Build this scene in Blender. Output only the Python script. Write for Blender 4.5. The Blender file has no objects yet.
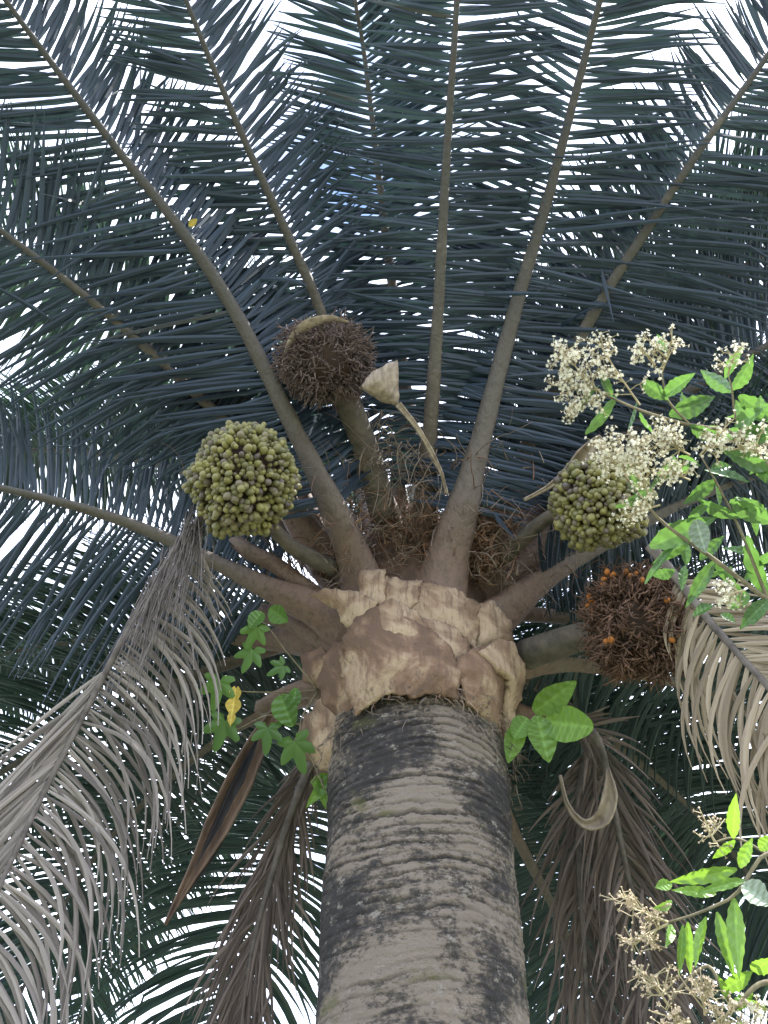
import bpy, math, random
from mathutils import Vector, Matrix, noise, geometry
C = bpy.context.scene.collection
SC = bpy.context.scene
rad = math.radians

# ------------------------------------------------------------------ camera
PITCH = rad(50); FPX = 788.0; CAMZ = 1.6
cam = bpy.data.objects.new("camera", bpy.data.cameras.new("camera")); C.objects.link(cam)
cam.location = (0, 0, CAMZ); cam.rotation_euler = (rad(90) + PITCH, 0, 0)
cam.data.sensor_fit = 'VERTICAL'; cam.data.sensor_height = 24.0
cam.data.lens = 24.0 * FPX / 1024.0
cam.data.clip_start = 0.05; cam.data.clip_end = 3000
SC.camera = cam

# ------------------------------------------------------------------ sky, sun, exposure
SUN_EL, SUN_AZ = rad(52), rad(112)      # azimuth measured from +Y towards +X
w = bpy.data.worlds.new("World"); SC.world = w; w.use_nodes = True
nt = w.node_tree; nt.nodes.clear()
def nn(t, ty, **kw):
    n = t.nodes.new(ty)
    for k, v in kw.items(): setattr(n, k, v)
    return n
sky = nn(nt, 'ShaderNodeTexSky', sky_type='NISHITA', sun_disc=False)
sky.sun_elevation = SUN_EL; sky.sun_rotation = SUN_AZ
skm = nn(nt, 'ShaderNodeVectorMath', operation='SCALE'); skm.inputs['Scale'].default_value = 1.0
tc = nn(nt, 'ShaderNodeTexCoord')
cn = nn(nt, 'ShaderNodeTexNoise'); cn.inputs['Scale'].default_value = 2.2; cn.inputs['Detail'].default_value = 7
cn.inputs['Roughness'].default_value = 0.55; cn.inputs['Distortion'].default_value = 0.3
cr = nn(nt, 'ShaderNodeValToRGB'); cr.color_ramp.elements[0].position = 0.36; cr.color_ramp.elements[1].position = 0.60
cl = nn(nt, 'ShaderNodeMix', data_type='RGBA'); cl.inputs['B'].default_value = (9.0, 9.1, 10.3, 1)
bg = nn(nt, 'ShaderNodeBackground'); bg.inputs['Strength'].default_value = 0.12
wo = nn(nt, 'ShaderNodeOutputWorld')
nt.links.new(sky.outputs[0], skm.inputs[0]); nt.links.new(tc.outputs['Generated'], cn.inputs['Vector'])
nt.links.new(cn.outputs['Fac'], cr.inputs['Fac']); nt.links.new(cr.outputs['Color'], cl.inputs['Factor'])
nt.links.new(skm.outputs[0], cl.inputs['A']); nt.links.new(cl.outputs['Result'], bg.inputs['Color'])
nt.links.new(bg.outputs[0], wo.inputs[0])
sun = bpy.data.objects.new("sun", bpy.data.lights.new("sun", 'SUN')); C.objects.link(sun)
sun.data.energy = 4.0; sun.data.angle = rad(0.53); sun.data.color = (1, 0.94, 0.84)
sd = Vector((math.sin(SUN_AZ) * math.cos(SUN_EL), math.cos(SUN_AZ) * math.cos(SUN_EL), math.sin(SUN_EL)))
sun.rotation_euler = sd.to_track_quat('Z', 'Y').to_euler()
SC.view_settings.view_transform = 'Standard'; SC.view_settings.look = 'None'
SC.view_settings.exposure = 1.95; SC.view_settings.gamma = 1; SC.view_settings.use_curve_mapping = False
SC.view_settings.use_white_balance = True; SC.view_settings.white_balance_temperature = 6100
SC.cycles.max_bounces = 8; SC.cycles.transparent_max_bounces = 4; SC.cycles.use_denoising = True

# ------------------------------------------------------------------ helpers
FW = Vector((0, math.cos(PITCH), math.sin(PITCH))); UP = Vector((0, -math.sin(PITCH), math.cos(PITCH))); RT = Vector((1, 0, 0))
EYE = Vector((0, 0, CAMZ)); Z = Vector((0, 0, 1))
def ray(px, py): return (FW + RT * ((px - 384) / FPX) + UP * ((512 - py) / FPX)).normalized()
def P(px, py, d): return EYE + ray(px, py) * d
def PY(px, py, y):
    r = ray(px, py); return EYE + r * (y / r.y)

class MB:
    def __init__(s): s.v = []; s.f = []; s.m = []
    def tube(s, pts, rads, n=6, flat=1.0, up=None, mat=0, caps=True):
        N = len(pts); base = len(s.v); prev = None
        for i, p in enumerate(pts):
            t = (pts[min(i + 1, N - 1)] - pts[max(i - 1, 0)])
            t = t.normalized() if t.length > 1e-9 else Vector((0, 0, 1))
            if up is not None: a = up.cross(t)
            elif prev is not None: a = prev - t * prev.dot(t)
            else: a = t.cross(Vector((0.3, 0.2, 0.93)))
            if a.length < 1e-5: a = t.cross(Vector((1, 0.1, 0)))
            a.normalize(); prev = a; b = t.cross(a)
            r = rads[i] if hasattr(rads, '__len__') else rads
            for k in range(n):
                an = 2 * math.pi * k / n
                s.v.append(p + a * (math.cos(an) * r) + b * (math.sin(an) * r * flat))
        for i in range(N - 1):
            for k in range(n):
                a0 = base + i * n + k; a1 = base + i * n + (k + 1) % n
                s.f.append((a0, a1, a1 + n, a0 + n)); s.m.append(mat)
        if caps:
            s.f.append(tuple(base + k for k in range(n))[::-1]); s.m.append(mat)
            s.f.append(tuple(base + (N - 1) * n + k for k in range(n))); s.m.append(mat)
    def ball(s, c, r, ax=None, seg=10, rings=7, sq=(1, 1, 1), mat=0, pert=0.0):
        q = (ax or Z).to_track_quat('Z', 'Y'); base = len(s.v)
        s.v.append(c + q @ Vector((0, 0, r * sq[2])))
        for i in range(1, rings):
            th = math.pi * i / rings
            for k in range(seg):
                ph = 2 * math.pi * k / seg
                v = Vector((math.sin(th) * math.cos(ph) * sq[0], math.sin(th) * math.sin(ph) * sq[1], math.cos(th) * sq[2])) * r
                if pert: v *= 1 + pert * noise.noise((c + v) * 14)
                s.v.append(c + q @ v)
        s.v.append(c + q @ Vector((0, 0, -r * sq[2]))); last = len(s.v) - 1
        for k in range(seg):
            k2 = (k + 1) % seg
            s.f.append((base, base + 1 + k, base + 1 + k2)); s.m.append(mat)
            for i in range(rings - 2):
                a = base + 1 + i * seg
                s.f.append((a + k, a + seg + k, a + seg + k2, a + k2)); s.m.append(mat)
            a = base + 1 + (rings - 2) * seg
            s.f.append((a + k, last, a + k2)); s.m.append(mat)
    def strip(s, pts, ws, wid, nor, fold=0.35, mat=0):
        """ribbon with a folded midrib; wid / nor are per-point unit vectors"""
        base = len(s.v)
        for p, wd, a, n in zip(pts, ws, wid, nor):
            s.v.append(p + a * wd + n * (wd * fold)); s.v.append(p); s.v.append(p - a * wd + n * (wd * fold))
        for i in range(len(pts) - 1):
            b = base + 3 * i
            s.f.append((b, b + 1, b + 4, b + 3)); s.f.append((b + 1, b + 2, b + 5, b + 4)); s.m += [mat, mat]
    def build(s, name, mats, parent=None, smooth=True, pivot=None):
        me = bpy.data.meshes.new(name)
        pv = pivot or Vector((0, 0, 0))
        me.from_pydata([tuple(v - pv) for v in s.v], [], s.f)
        for m in (mats if isinstance(mats, (list, tuple)) else [mats]): me.materials.append(m)
        me.polygons.foreach_set('material_index', s.m)
        if smooth: me.polygons.foreach_set('use_smooth', [True] * len(s.f))
        me.update()
        o = bpy.data.objects.new(name, me); C.objects.link(o); o.location = pv
        if parent: hang(o, parent)
        return o
def worldmat(o):
    m = Matrix.Translation(o.location)
    return worldmat(o.parent) @ m if o.parent else m
def hang(o, parent):
    o.location = Vector(o.location) - worldmat(parent).translation
    o.parent = parent
def tag(o, label, cat, group=None, kind=None):
    if label: o['label'] = label
    if cat: o['category'] = cat
    if group: o['group'] = group
    if kind: o['kind'] = kind
    return o
def empty(name, loc):
    o = bpy.data.objects.new(name, None); o.location = loc; o.empty_display_size = 0.2; C.objects.link(o); return o
def spline(ctrl, n):
    """Catmull-Rom through ctrl, resampled evenly to n points"""
    c = [ctrl[0] * 2 - ctrl[1]] + list(ctrl) + [ctrl[-1] * 2 - ctrl[-2]]
    raw = []
    for i in range(1, len(c) - 2):
        for k in range(24):
            t = k / 24; a, b, d, e = c[i - 1], c[i], c[i + 1], c[i + 2]
            raw.append(0.5 * ((2 * b) + (d - a) * t + (2 * a - 5 * b + 4 * d - e) * t * t + (3 * b - a - 3 * d + e) * t ** 3))
    raw.append(c[-2].copy())
    acc = [0]
    for i in range(1, len(raw)): acc.append(acc[-1] + (raw[i] - raw[i - 1]).length)
    L = acc[-1]; out = []; j = 0
    for k in range(n):
        s_ = L * k / (n - 1)
        while j < len(acc) - 2 and acc[j + 1] < s_: j += 1
        u = (s_ - acc[j]) / max(1e-9, acc[j + 1] - acc[j])
        out.append(raw[j].lerp(raw[j + 1], min(1, max(0, u))))
    return out, L
def interp(tab, x):
    for (a, ya), (b, yb) in zip(tab, tab[1:]):
        if x <= b: return ya + (yb - ya) * max(0, (x - a)) / (b - a)
    return tab[-1][1]
def rv(R, s=1.0): return Vector((R.uniform(-s, s), R.uniform(-s, s), R.uniform(-s, s)))

# ------------------------------------------------------------------ materials
def mat(name):
    m = bpy.data.materials.new(name); m.use_nodes = True; t = m.node_tree; t.nodes.clear()
    return m, t
def ramp(t, stops, fac):
    r = nn(t, 'ShaderNodeValToRGB'); e = r.color_ramp.elements
    e[0].position = stops[0][0]; e[0].color = (*stops[0][1], 1)
    e[1].position = stops[-1][0]; e[1].color = (*stops[-1][1], 1)
    for p, c in stops[1:-1]:
        x = e.new(p); x.color = (*c, 1)
    t.links.new(fac, r.inputs[0]); return r.outputs[0]
def nz(t, scale, detail=5, vec=None, stretch=None, rough=0.6, dist=0.0):
    n = nn(t, 'ShaderNodeTexNoise'); n.inputs['Scale'].default_value = scale; n.inputs['Detail'].default_value = detail
    n.inputs['Roughness'].default_value = rough; n.inputs['Distortion'].default_value = dist
    if vec is None:
        g = nn(t, 'ShaderNodeTexCoord'); vec = g.outputs['Object']
    if stretch:
        mp = nn(t, 'ShaderNodeMapping'); mp.inputs['Scale'].default_value = stretch
        t.links.new(vec, mp.inputs[0]); vec = mp.outputs[0]
    t.links.new(vec, n.inputs['Vector']); return n.outputs['Fac']
def mixc(t, a, b, f, mode='MIX'):
    x = nn(t, 'ShaderNodeMix', data_type='RGBA', blend_type=mode)
    for s_, v in (('A', a), ('B', b), ('Factor', f)):
        if isinstance(v, (tuple, list)): x.inputs[s_].default_value = (*v, 1)
        elif isinstance(v, (int, float)): x.inputs[s_].default_value = v
        else: t.links.new(v, x.inputs[s_])
    return x.outputs['Result']
def bump(t, h, strength=0.5, dist=0.01):
    b = nn(t, 'ShaderNodeBump'); b.inputs['Strength'].default_value = strength; b.inputs['Distance'].default_value = dist
    t.links.new(h, b.inputs['Height']); return b.outputs[0]
def island(t):
    g = nn(t, 'ShaderNodeNewGeometry'); return g.outputs['Random Per Island']
def solid(name, col_stops, scale=20, rough=0.8, bump_s=0.4, bump_d=0.006, stretch=None, spec=0.3, detail=6):
    m, t = mat(name)
    f = nz(t, scale, detail, stretch=stretch)
    c = ramp(t, col_stops, f)
    p = nn(t, 'ShaderNodeBsdfPrincipled'); o = nn(t, 'ShaderNodeOutputMaterial')
    t.links.new(c, p.inputs['Base Color']); p.inputs['Roughness'].default_value = rough
    p.inputs['Specular IOR Level'].default_value = spec
    t.links.new(bump(t, f, bump_s, bump_d), p.inputs['Normal']); t.links.new(p.outputs[0], o.inputs[0])
    return m
def leafmat(name, dark, light, trans=0.35, tcol=None, rough=0.4, brown=None, spec=0.5):
    m, t = mat(name)
    oi = nn(t, 'ShaderNodeObjectInfo'); a = nn(t, 'ShaderNodeMath', operation='ADD'); fr = nn(t, 'ShaderNodeMath', operation='FRACT')
    t.links.new(oi.outputs['Random'], a.inputs[0]); t.links.new(island(t), a.inputs[1]); t.links.new(a.outputs[0], fr.inputs[0])
    isl = fr.outputs[0]
    c = ramp(t, [(0.0, dark), (1.0, light)], isl)
    if name.startswith('palm'):
        wn = ramp(t, [(0.994, (0, 0, 0)), (0.998, (1, 1, 1))], isl)
        c = mixc(t, c, (0.08, 0.07, 0.05), wn)
    f = nz(t, 9, 4)
    c = mixc(t, c, (0.5, 0.5, 0.5), f, 'OVERLAY')
    vn_ = nn(t, 'ShaderNodeAttribute', attribute_name='vein')
    c = mixc(t, c, tuple(min(1, x * 1.9 + .03) for x in light), vn_.outputs['Fac'])
    if brown:
        f2 = ramp(t, [(0.62, (0, 0, 0)), (0.72, (1, 1, 1))], nz(t, 3.5, 4))
        c = mixc(t, c, brown, f2)
    p = nn(t, 'ShaderNodeBsdfPrincipled'); o = nn(t, 'ShaderNodeOutputMaterial')
    t.links.new(c, p.inputs['Base Color']); p.inputs['Roughness'].default_value = rough
    p.inputs['Specular IOR Level'].default_value = spec
    tr = nn(t, 'ShaderNodeBsdfTranslucent')
    if tcol: t.links.new(mixc(t, c, tcol, 0.75), tr.inputs[0])
    else: t.links.new(c, tr.inputs[0])
    mx = nn(t, 'ShaderNodeMixShader'); mx.inputs[0].default_value = trans
    t.links.new(p.outputs[0], mx.inputs[1]); t.links.new(tr.outputs[0], mx.inputs[2]); t.links.new(mx.outputs[0], o.inputs[0])
    return m

M_LEAF = leafmat('palm_leaflet', (0.010, 0.020, 0.036), (0.026, 0.043, 0.068), 0.13, (0.04, 0.08, 0.055), 0.5, spec=.35)
M_FAR = leafmat('palm_leaflet_mature', (0.013, 0.027, 0.032), (0.030, 0.055, 0.055), 0.18, (0.05, 0.11, 0.045), 0.5, spec=.35)
M_DEAD = leafmat('dry_leaflet', (0.12, 0.105, 0.097), (0.31, 0.275, 0.25), 0.2, None, 0.75, spec=0.2)
M_DEADTAN = leafmat('dry_tan_leaflet', (0.18, 0.145, 0.105), (0.38, 0.315, 0.235), 0.2, None, 0.7, spec=0.2)
M_DEADDK = leafmat('dry_brown_leaflet', (0.08, 0.065, 0.06), (0.20, 0.16, 0.14), 0.2, None, 0.8, spec=0.2)

def rachis_mat():
    m, t = mat('petiole')
    f = nz(t, 30, 6); g = nz(t, 5, 4)
    at = nn(t, 'ShaderNodeAttribute', attribute_name='along')
    base = ramp(t, [(0.0, (0.15, 0.092, 0.065)), (0.09, (0.135, 0.088, 0.066)), (0.15, (0.098, 0.078, 0.062)), (0.24, (0.08, 0.07, 0.058)), (0.4, (0.05, 0.048, 0.043)), (1.0, (0.028, 0.031, 0.032))], at.outputs['Fac'])
    c = mixc(t, base, (0.5, 0.5, 0.5), f, 'OVERLAY')
    spots = ramp(t, [(0.48, (0, 0, 0)), (0.66, (.75, .75, .75))], nz(t, 48, 8, None, (1, 1, .5), .75))
    c = mixc(t, c, (0.05, 0.035, 0.025), spots)
    sc_ = ramp(t, [(0.6, (0, 0, 0)), (0.7, (0.6, 0.6, 0.6))], g)
    c = mixc(t, c, (0.13, 0.11, 0.09), sc_)
    p = nn(t, 'ShaderNodeBsdfPrincipled'); o = nn(t, 'ShaderNodeOutputMaterial')
    t.links.new(c, p.inputs['Base Color']); p.inputs['Roughness'].default_value = 0.65
    t.links.new(bump(t, mixc(t, f, nz(t, 60, 5, None, (1, 1, .25)), .6), 0.8, 0.012), p.inputs['Normal']); t.links.new(p.outputs[0], o.inputs[0])
    return m
M_RACHIS = rachis_mat()
M_DRYRACH = solid('dry_rachis', [(0.3, (0.06, 0.052, 0.05)), (0.7, (0.19, 0.165, 0.15))], 25, 0.8)
M_FIBRE = solid('fibre', [(0.3, (0.07, 0.052, 0.042)), (0.7, (0.24, 0.19, 0.15))], 12, 0.9)
M_HEART = solid('crown_heart', [(0.3, (0.045, 0.03, 0.022)), (0.7, (0.13, 0.08, 0.055))], 30, 0.9, 0.9, 0.02, (1, 1, .3))
M_FIBRERED = solid('red_fibre', [(0.3, (0.075, 0.042, 0.028)), (0.7, (0.23, 0.135, 0.085))], 12, 0.9)

def trunk_mat():
    m, t = mat('trunk_bark')
    tcn = nn(t, 'ShaderNodeTexCoord'); v = tcn.outputs['Object']
    big = nz(t, 3.0, 7, v, (1.0, 1.0, 1.3), 0.62, 0.4)
    str_ = nz(t, 9, 6, v, (1.0, 1.0, 9.0), 0.65, 0.3)
    fine = nz(t, 42, 8, v, (1, 1, 1.8), 0.75)
    vert = nz(t, 40, 4, v, (1, 1, 0.25), 0.6)
    a = nn(t, 'ShaderNodeMath', operation='ADD'); a.use_clamp = False
    s1 = nn(t, 'ShaderNodeMath', operation='MULTIPLY'); s1.inputs[1].default_value = 0.25
    t.links.new(str_, s1.inputs[0]); t.links.new(big, a.inputs[0]); t.links.new(s1.outputs[0], a.inputs[1])
    a2 = nn(t, 'ShaderNodeMath', operation='ADD'); s2 = nn(t, 'ShaderNodeMath', operation='MULTIPLY'); s2.inputs[1].default_value = 0.62
    t.links.new(fine, s2.inputs[0]); t.links.new(a.outputs[0], a2.inputs[0]); t.links.new(s2.outputs[0], a2.inputs[1])
    c = ramp(t, [(0.84, (0.046, 0.042, 0.041)), (0.90, (0.072, 0.065, 0.061)), (0.955, (0.145, 0.122, 0.10)), (1.0, (0.27, 0.225, 0.182))], a2.outputs[0])
    # ring grooves are coloured darker than the bark around them
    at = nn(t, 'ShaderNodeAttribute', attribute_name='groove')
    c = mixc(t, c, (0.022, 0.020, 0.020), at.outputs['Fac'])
    lich = ramp(t, [(0.58, (0, 0, 0)), (0.64, (1, 1, 1))], nz(t, 22, 8, v, (1, 1, 1.8), 0.75))
    c = mixc(t, c, (0.33, 0.30, 0.26), lich)
    moss = ramp(t, [(0.63, (0, 0, 0)), (0.70, (0.6, 0.6, 0.6))], nz(t, 5.5, 5, v, (1, 1, 2.0), 0.6))
    c = mixc(t, c, (0.13, 0.13, 0.05), moss)
    p = nn(t, 'ShaderNodeBsdfPrincipled'); o = nn(t, 'ShaderNodeOutputMaterial')
    t.links.new(c, p.inputs['Base Color']); p.inputs['Roughness'].default_value = 0.85; p.inputs['Specular IOR Level'].default_value = 0.25
    b1 = nn(t, 'ShaderNodeMath', operation='ADD'); t.links.new(fine, b1.inputs[0]); t.links.new(vert, b1.inputs[1])
    t.links.new(bump(t, b1.outputs[0], 1.0, 0.02), p.inputs['Normal']); t.links.new(p.outputs[0], o.inputs[0])
    return m
M_TRUNK = trunk_mat()
def boot_mat(name, pale, brown, cut):
    m, t = mat(name)
    tcn = nn(t, 'ShaderNodeTexCoord'); v = tcn.outputs['Object']
    a = nz(t, 6, 8, v, None, 0.62, 0.5); b = nz(t, 35, 6, v, (1, 1, 0.3)); d = nz(t, 110, 5, v)
    c1 = ramp(t, [(cut - 0.10, tuple(x * .62 for x in brown)), (cut - .01, brown), (cut + 0.03, tuple((x + y) / 2 for x, y in zip(pale, brown))), (cut + 0.09, pale)], a)
    c2 = mixc(t, c1, (0.5, 0.5, 0.5), b, 'OVERLAY')
    strk = ramp(t, [(0.52, (0, 0, 0)), (0.66, (.7, .7, .7))], nz(t, 70, 5, v, (1, 1, .10), .65))
    c2 = mixc(t, c2, (0.10, 0.065, 0.05), strk)
    spt = ramp(t, [(0.60, (0, 0, 0)), (0.68, (.85, .85, .85))], nz(t, 20, 8, v, (1.3, 1.3, .6), .72))
    c2 = mixc(t, c2, (0.085, 0.055, 0.042), spt)
    p = nn(t, 'ShaderNodeBsdfPrincipled'); o = nn(t, 'ShaderNodeOutputMaterial')
    t.links.new(c2, p.inputs['Base Color']); p.inputs['Roughness'].default_value = 0.8; p.inputs['Specular IOR Level'].default_value = 0.25
    t.links.new(bump(t, mixc(t, mixc(t, b, d, 0.5), nz(t, 60, 4, v, (1, 1, .12)), .35), 0.8, 0.015), p.inputs['Normal']); t.links.new(p.outputs[0], o.inputs[0])
    return m
M_BOOT_PALE = boot_mat('cut_leaf_base_pale', (0.33, 0.25, 0.168), (0.22, 0.148, 0.095), 0.46)
M_BOOT_BROWN = boot_mat('cut_leaf_base_brown', (0.31, 0.235, 0.158), (0.185, 0.118, 0.078), 0.55)
M_SPATHE = solid('dry_spathe', [(0.3, (0.13, 0.10, 0.075)), (0.7, (0.36, 0.30, 0.235))], 45, 0.75, 0.8, 0.008, (1, 1, 0.15))
M_SPATHEBR = solid('brown_spathe', [(0.3, (0.06, 0.042, 0.034)), (0.7, (0.18, 0.12, 0.085))], 30, 0.65, 0.5, 0.006, (1, 1, 0.15))
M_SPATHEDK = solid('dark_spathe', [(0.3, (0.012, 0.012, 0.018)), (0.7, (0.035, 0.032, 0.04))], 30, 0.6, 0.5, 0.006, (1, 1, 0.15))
def fruit_mat():
    m, t = mat('green_fruit')
    oi = nn(t, 'ShaderNodeObjectInfo'); a = nn(t, 'ShaderNodeMath', operation='ADD'); fr = nn(t, 'ShaderNodeMath', operation='FRACT')
    t.links.new(oi.outputs['Random'], a.inputs[0]); t.links.new(island(t), a.inputs[1]); t.links.new(a.outputs[0], fr.inputs[0])
    c = ramp(t, [(0, (0.10, 0.095, 0.042)), (0.3, (0.145, 0.138, 0.05)), (0.6, (0.21, 0.195, 0.06)), (0.8, (0.17, 0.15, 0.075)), (0.92, (0.12, 0.10, 0.075)), (1, (0.075, 0.06, 0.055))], fr.outputs[0])
    f = nz(t, 45, 5); c = mixc(t, c, (0.5, 0.5, 0.5), f, 'OVERLAY')
    p = nn(t, 'ShaderNodeBsdfPrincipled'); o = nn(t, 'ShaderNodeOutputMaterial')
    t.links.new(c, p.inputs['Base Color']); p.inputs['Roughness'].default_value = 0.5
    t.links.new(bump(t, f, 0.3, 0.004), p.inputs['Normal']); t.links.new(p.outputs[0], o.inputs[0])
    return m
M_FRUIT = fruit_mat()
M_ORANGE = solid('orange_fruit', [(0.3, (0.22, 0.07, 0.015)), (0.7, (0.46, 0.18, 0.03))], 25, 0.45)
M_SPIKE = solid('dead_bunch_spike', [(0.3, (0.055, 0.04, 0.038)), (0.7, (0.17, 0.125, 0.115))], 20, 0.9)
M_SPIKERED = solid('dead_bunch_strand', [(0.3, (0.035, 0.021, 0.016)), (0.7, (0.17, 0.10, 0.068))], 20, 0.9)
M_STALK = solid('bunch_stalk', [(0.3, (0.055, 0.05, 0.042)), (0.7, (0.13, 0.11, 0.085))], 25, 0.8, 0.8, 0.01)
M_CORE = solid('bunch_core', [(0.3, (0.03, 0.02, 0.016)), (0.7, (0.07, 0.045, 0.035))], 20, 0.9)

# ------------------------------------------------------------------ ground
g = MB(); N = 40; S = 400
for j in range(N + 1):
    for i in range(N + 1):
        u = (i / N * 2 - 1); v = (j / N * 2 - 1)
        x = S * u * abs(u); y = S * v * abs(v)
        g.v.append(Vector((x, y, 0.04 * noise.noise(Vector((x * .3, y * .3, 0))))))
for j in range(N):
    for i in range(N):
        a = j * (N + 1) + i; g.f.append((a, a + 1, a + N + 2, a + N + 1)); g.m.append(0)
m, t = mat('ground')
f = nz(t, 0.6, 8); f2 = nz(t, 30, 5)
c = mixc(t, ramp(t, [(0.4, (0.10, 0.13, 0.06)), (0.6, (0.20, 0.19, 0.14))], f), (0.5, 0.5, 0.5), f2, 'OVERLAY')
p = nn(t, 'ShaderNodeBsdfPrincipled'); o = nn(t, 'ShaderNodeOutputMaterial'); p.inputs['Roughness'].default_value = 0.95
t.links.new(c, p.inputs['Base Color']); t.links.new(bump(t, f2, 0.6, 0.03), p.inputs['Normal']); t.links.new(p.outputs[0], o.inputs[0])
tag(g.build('ground', m), None, None, None, 'structure')

# ------------------------------------------------------------------ palm
A0 = PY(422, 1024, 2.12); A1 = PY(417, 690, 2.13)          # points on the trunk axis
AX = (A1 - A0) / (A1.z - A0.z)
def axis(z): return A0 + AX * (z - A0.z)
palm = empty('palm_tree', (axis(0).x, axis(0).y, 0))
tag(palm, 'tall palm with ringed grey trunk and spreading crown of dark feather fronds above the viewer', 'palm tree')

def trunk_radius(z): return interp([(0, 0.36), (0.5, 0.29), (1.2, 0.258), (2.2, 0.25), (2.7, 0.258), (3.1, 0.272), (3.3, 0.27), (3.6, 0.22), (3.9, 0.16)], z)
ZTOP = 3.85
mb = MB(); NS = 400; zs = []
z = -0.1
while z < ZTOP: zs.append(z); z += 0.003 if 2.05 < z < 3.1 else 0.02
gro = []
for z in zs:
    cpt = axis(z)
    for k in range(NS):
        an = 2 * math.pi * k / NS
        d = Vector((math.cos(an), math.sin(an), 0))
        q = Vector((d.x * 0.27, d.y * 0.27, z))
        wob = noise.noise(q * 2.6) * 0.035 + noise.noise(q * 7) * 0.013 + noise.noise(q * 25) * 0.005 + noise.noise(q * 70) * 0.002
        zz = (z + wob) / 0.024 + 0.5 * noise.noise(Vector((0, 3, z * 9)))
        fr = zz - math.floor(zz); idx = math.floor(zz)
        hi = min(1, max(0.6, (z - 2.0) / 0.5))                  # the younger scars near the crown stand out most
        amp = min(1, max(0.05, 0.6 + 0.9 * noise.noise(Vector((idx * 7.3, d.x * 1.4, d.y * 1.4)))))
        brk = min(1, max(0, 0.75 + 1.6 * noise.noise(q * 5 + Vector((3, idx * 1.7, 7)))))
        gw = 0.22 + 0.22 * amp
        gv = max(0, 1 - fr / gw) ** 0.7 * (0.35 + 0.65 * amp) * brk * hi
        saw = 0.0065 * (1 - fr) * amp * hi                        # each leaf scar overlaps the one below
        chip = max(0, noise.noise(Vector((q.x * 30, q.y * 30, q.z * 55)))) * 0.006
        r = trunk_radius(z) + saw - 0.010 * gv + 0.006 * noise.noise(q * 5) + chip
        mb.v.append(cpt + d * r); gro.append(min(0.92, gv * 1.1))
for j in range(len(zs) - 1):
    for k in range(NS):
        a = j * NS + k; b = j * NS + (k + 1) % NS
        mb.f.append((a, b, b + NS, a + NS)); mb.m.append(0)
tr = mb.build('trunk', M_TRUNK, palm)
at = tr.data.attributes.new('groove', 'FLOAT', 'POINT'); at.data.foreach_set('value', gro)

# ---- cut leaf bases (boots) round the top of the trunk
def patch(name, outline, mats, parent, bulge=0.05, thick=0.03, step=7, seed=0, rough=0.006, shift=False, ragged=.5):
    """outline of (px, py, dist) corners -> curved solid plate standing at those distances"""
    if shift: outline = [(a, b, d - 0.13 * max(0, 1 - abs(a - 420) / 120) * min(1, max(0, (b - 575) / 70))) for a, b, d in outline]
    dense = []; dd = []
    n = len(outline)
    for i in range(n):
        a = outline[i]; b = outline[(i + 1) % n]
        L = math.hypot(b[0] - a[0], b[1] - a[1]); k = max(1, int(L / step))
        for j in range(k):
            u = j / k
            wob = (noise.noise(Vector((a[0] * .1 + u * L * .12, a[1] * .1, seed))) * 3.2 + noise.noise(Vector((a[0] * .1 + u * L * .4, a[1] * .1, seed))) * 1.6) * (ragged if j else 0.3)
            nx, ny = -(b[1] - a[1]) / max(L, 1), (b[0] - a[0]) / max(L, 1)
            dense.append(Vector((a[0] + (b[0] - a[0]) * u + nx * wob, a[1] + (b[1] - a[1]) * u + ny * wob)))
            dd.append(a[2] + (b[2] - a[2]) * u)
    x0 = min(p.x for p in dense); x1 = max(p.x for p in dense); y0 = min(p.y for p in dense); y1 = max(p.y for p in dense)
    allp = list(dense); nb = len(dense)
    y = y0 + step / 2; row = 0
    def inside(q):
        c = False; j = nb - 1
        for i in range(nb):
            a, b = dense[i], dense[j]
            if (a.y > q.y) != (b.y > q.y) and q.x < (b.x - a.x) * (q.y - a.y) / (b.y - a.y) + a.x: c = not c
            j = i
        return c
    while y < y1:
        x = x0 + (step / 2 if row % 2 else 0)
        while x < x1:
            q = Vector((x, y))
            if inside(q) and min((q - e).length for e in dense) > step * 0.45: allp.append(q)
            x += step
        y += step * 0.87; row += 1
    vs, es, fs, *_ = geometry.delaunay_2d_cdt(allp, [(i, (i + 1) % nb) for i in range(nb)], [list(range(nb))], 1, 1e-4)
    size = math.sqrt((x1 - x0) * (y1 - y0)) / 2
    mb = MB()
    for v in vs:
        ws = 0; wd = 0; md = 1e9
        for e, d in zip(dense, dd):
            l = (v - e).length; md = min(md, l); wgt = 1 / (l * l + 1e-3); ws += wgt; wd += wgt * d
        d = wd / ws; k = min(1, md / (size * 0.75)); k = math.sin(k * math.pi / 2)
        p3 = P(v.x, v.y, d - bulge * k)
        p3 += rv(random.Random(int(v.x * 31 + v.y * 17)), 0.001) + ray(v.x, v.y) * (rough * 2 * noise.noise(p3 * 11 + Vector((seed, 0, 0))) + rough * noise.noise(p3 * 30) + rough * .45 * noise.noise(p3 * 75) + rough * 1.2 * abs(noise.noise(Vector((p3.x * 40, p3.y * 40, p3.z * 6)))))
        mb.v.append(p3)
    for f_ in fs:
        mb.f.append(tuple(f_)); mb.m.append(0)
    pv = sum(mb.v, Vector()) / len(mb.v)
    o = mb.build(name, mats, parent, pivot=pv)
    # make every normal face the viewer before thickening backwards
    me = o.data; me.update()
    flip = sum(1 if (me.polygons[i].normal.dot(pv - EYE) > 0) else -1 for i in range(len(me.polygons)))
    if flip > 0: me.flip_normals()
    sm = o.modifiers.new('thickness', 'SOLIDIFY'); sm.thickness = thick; sm.offset = -1
    return o

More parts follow.
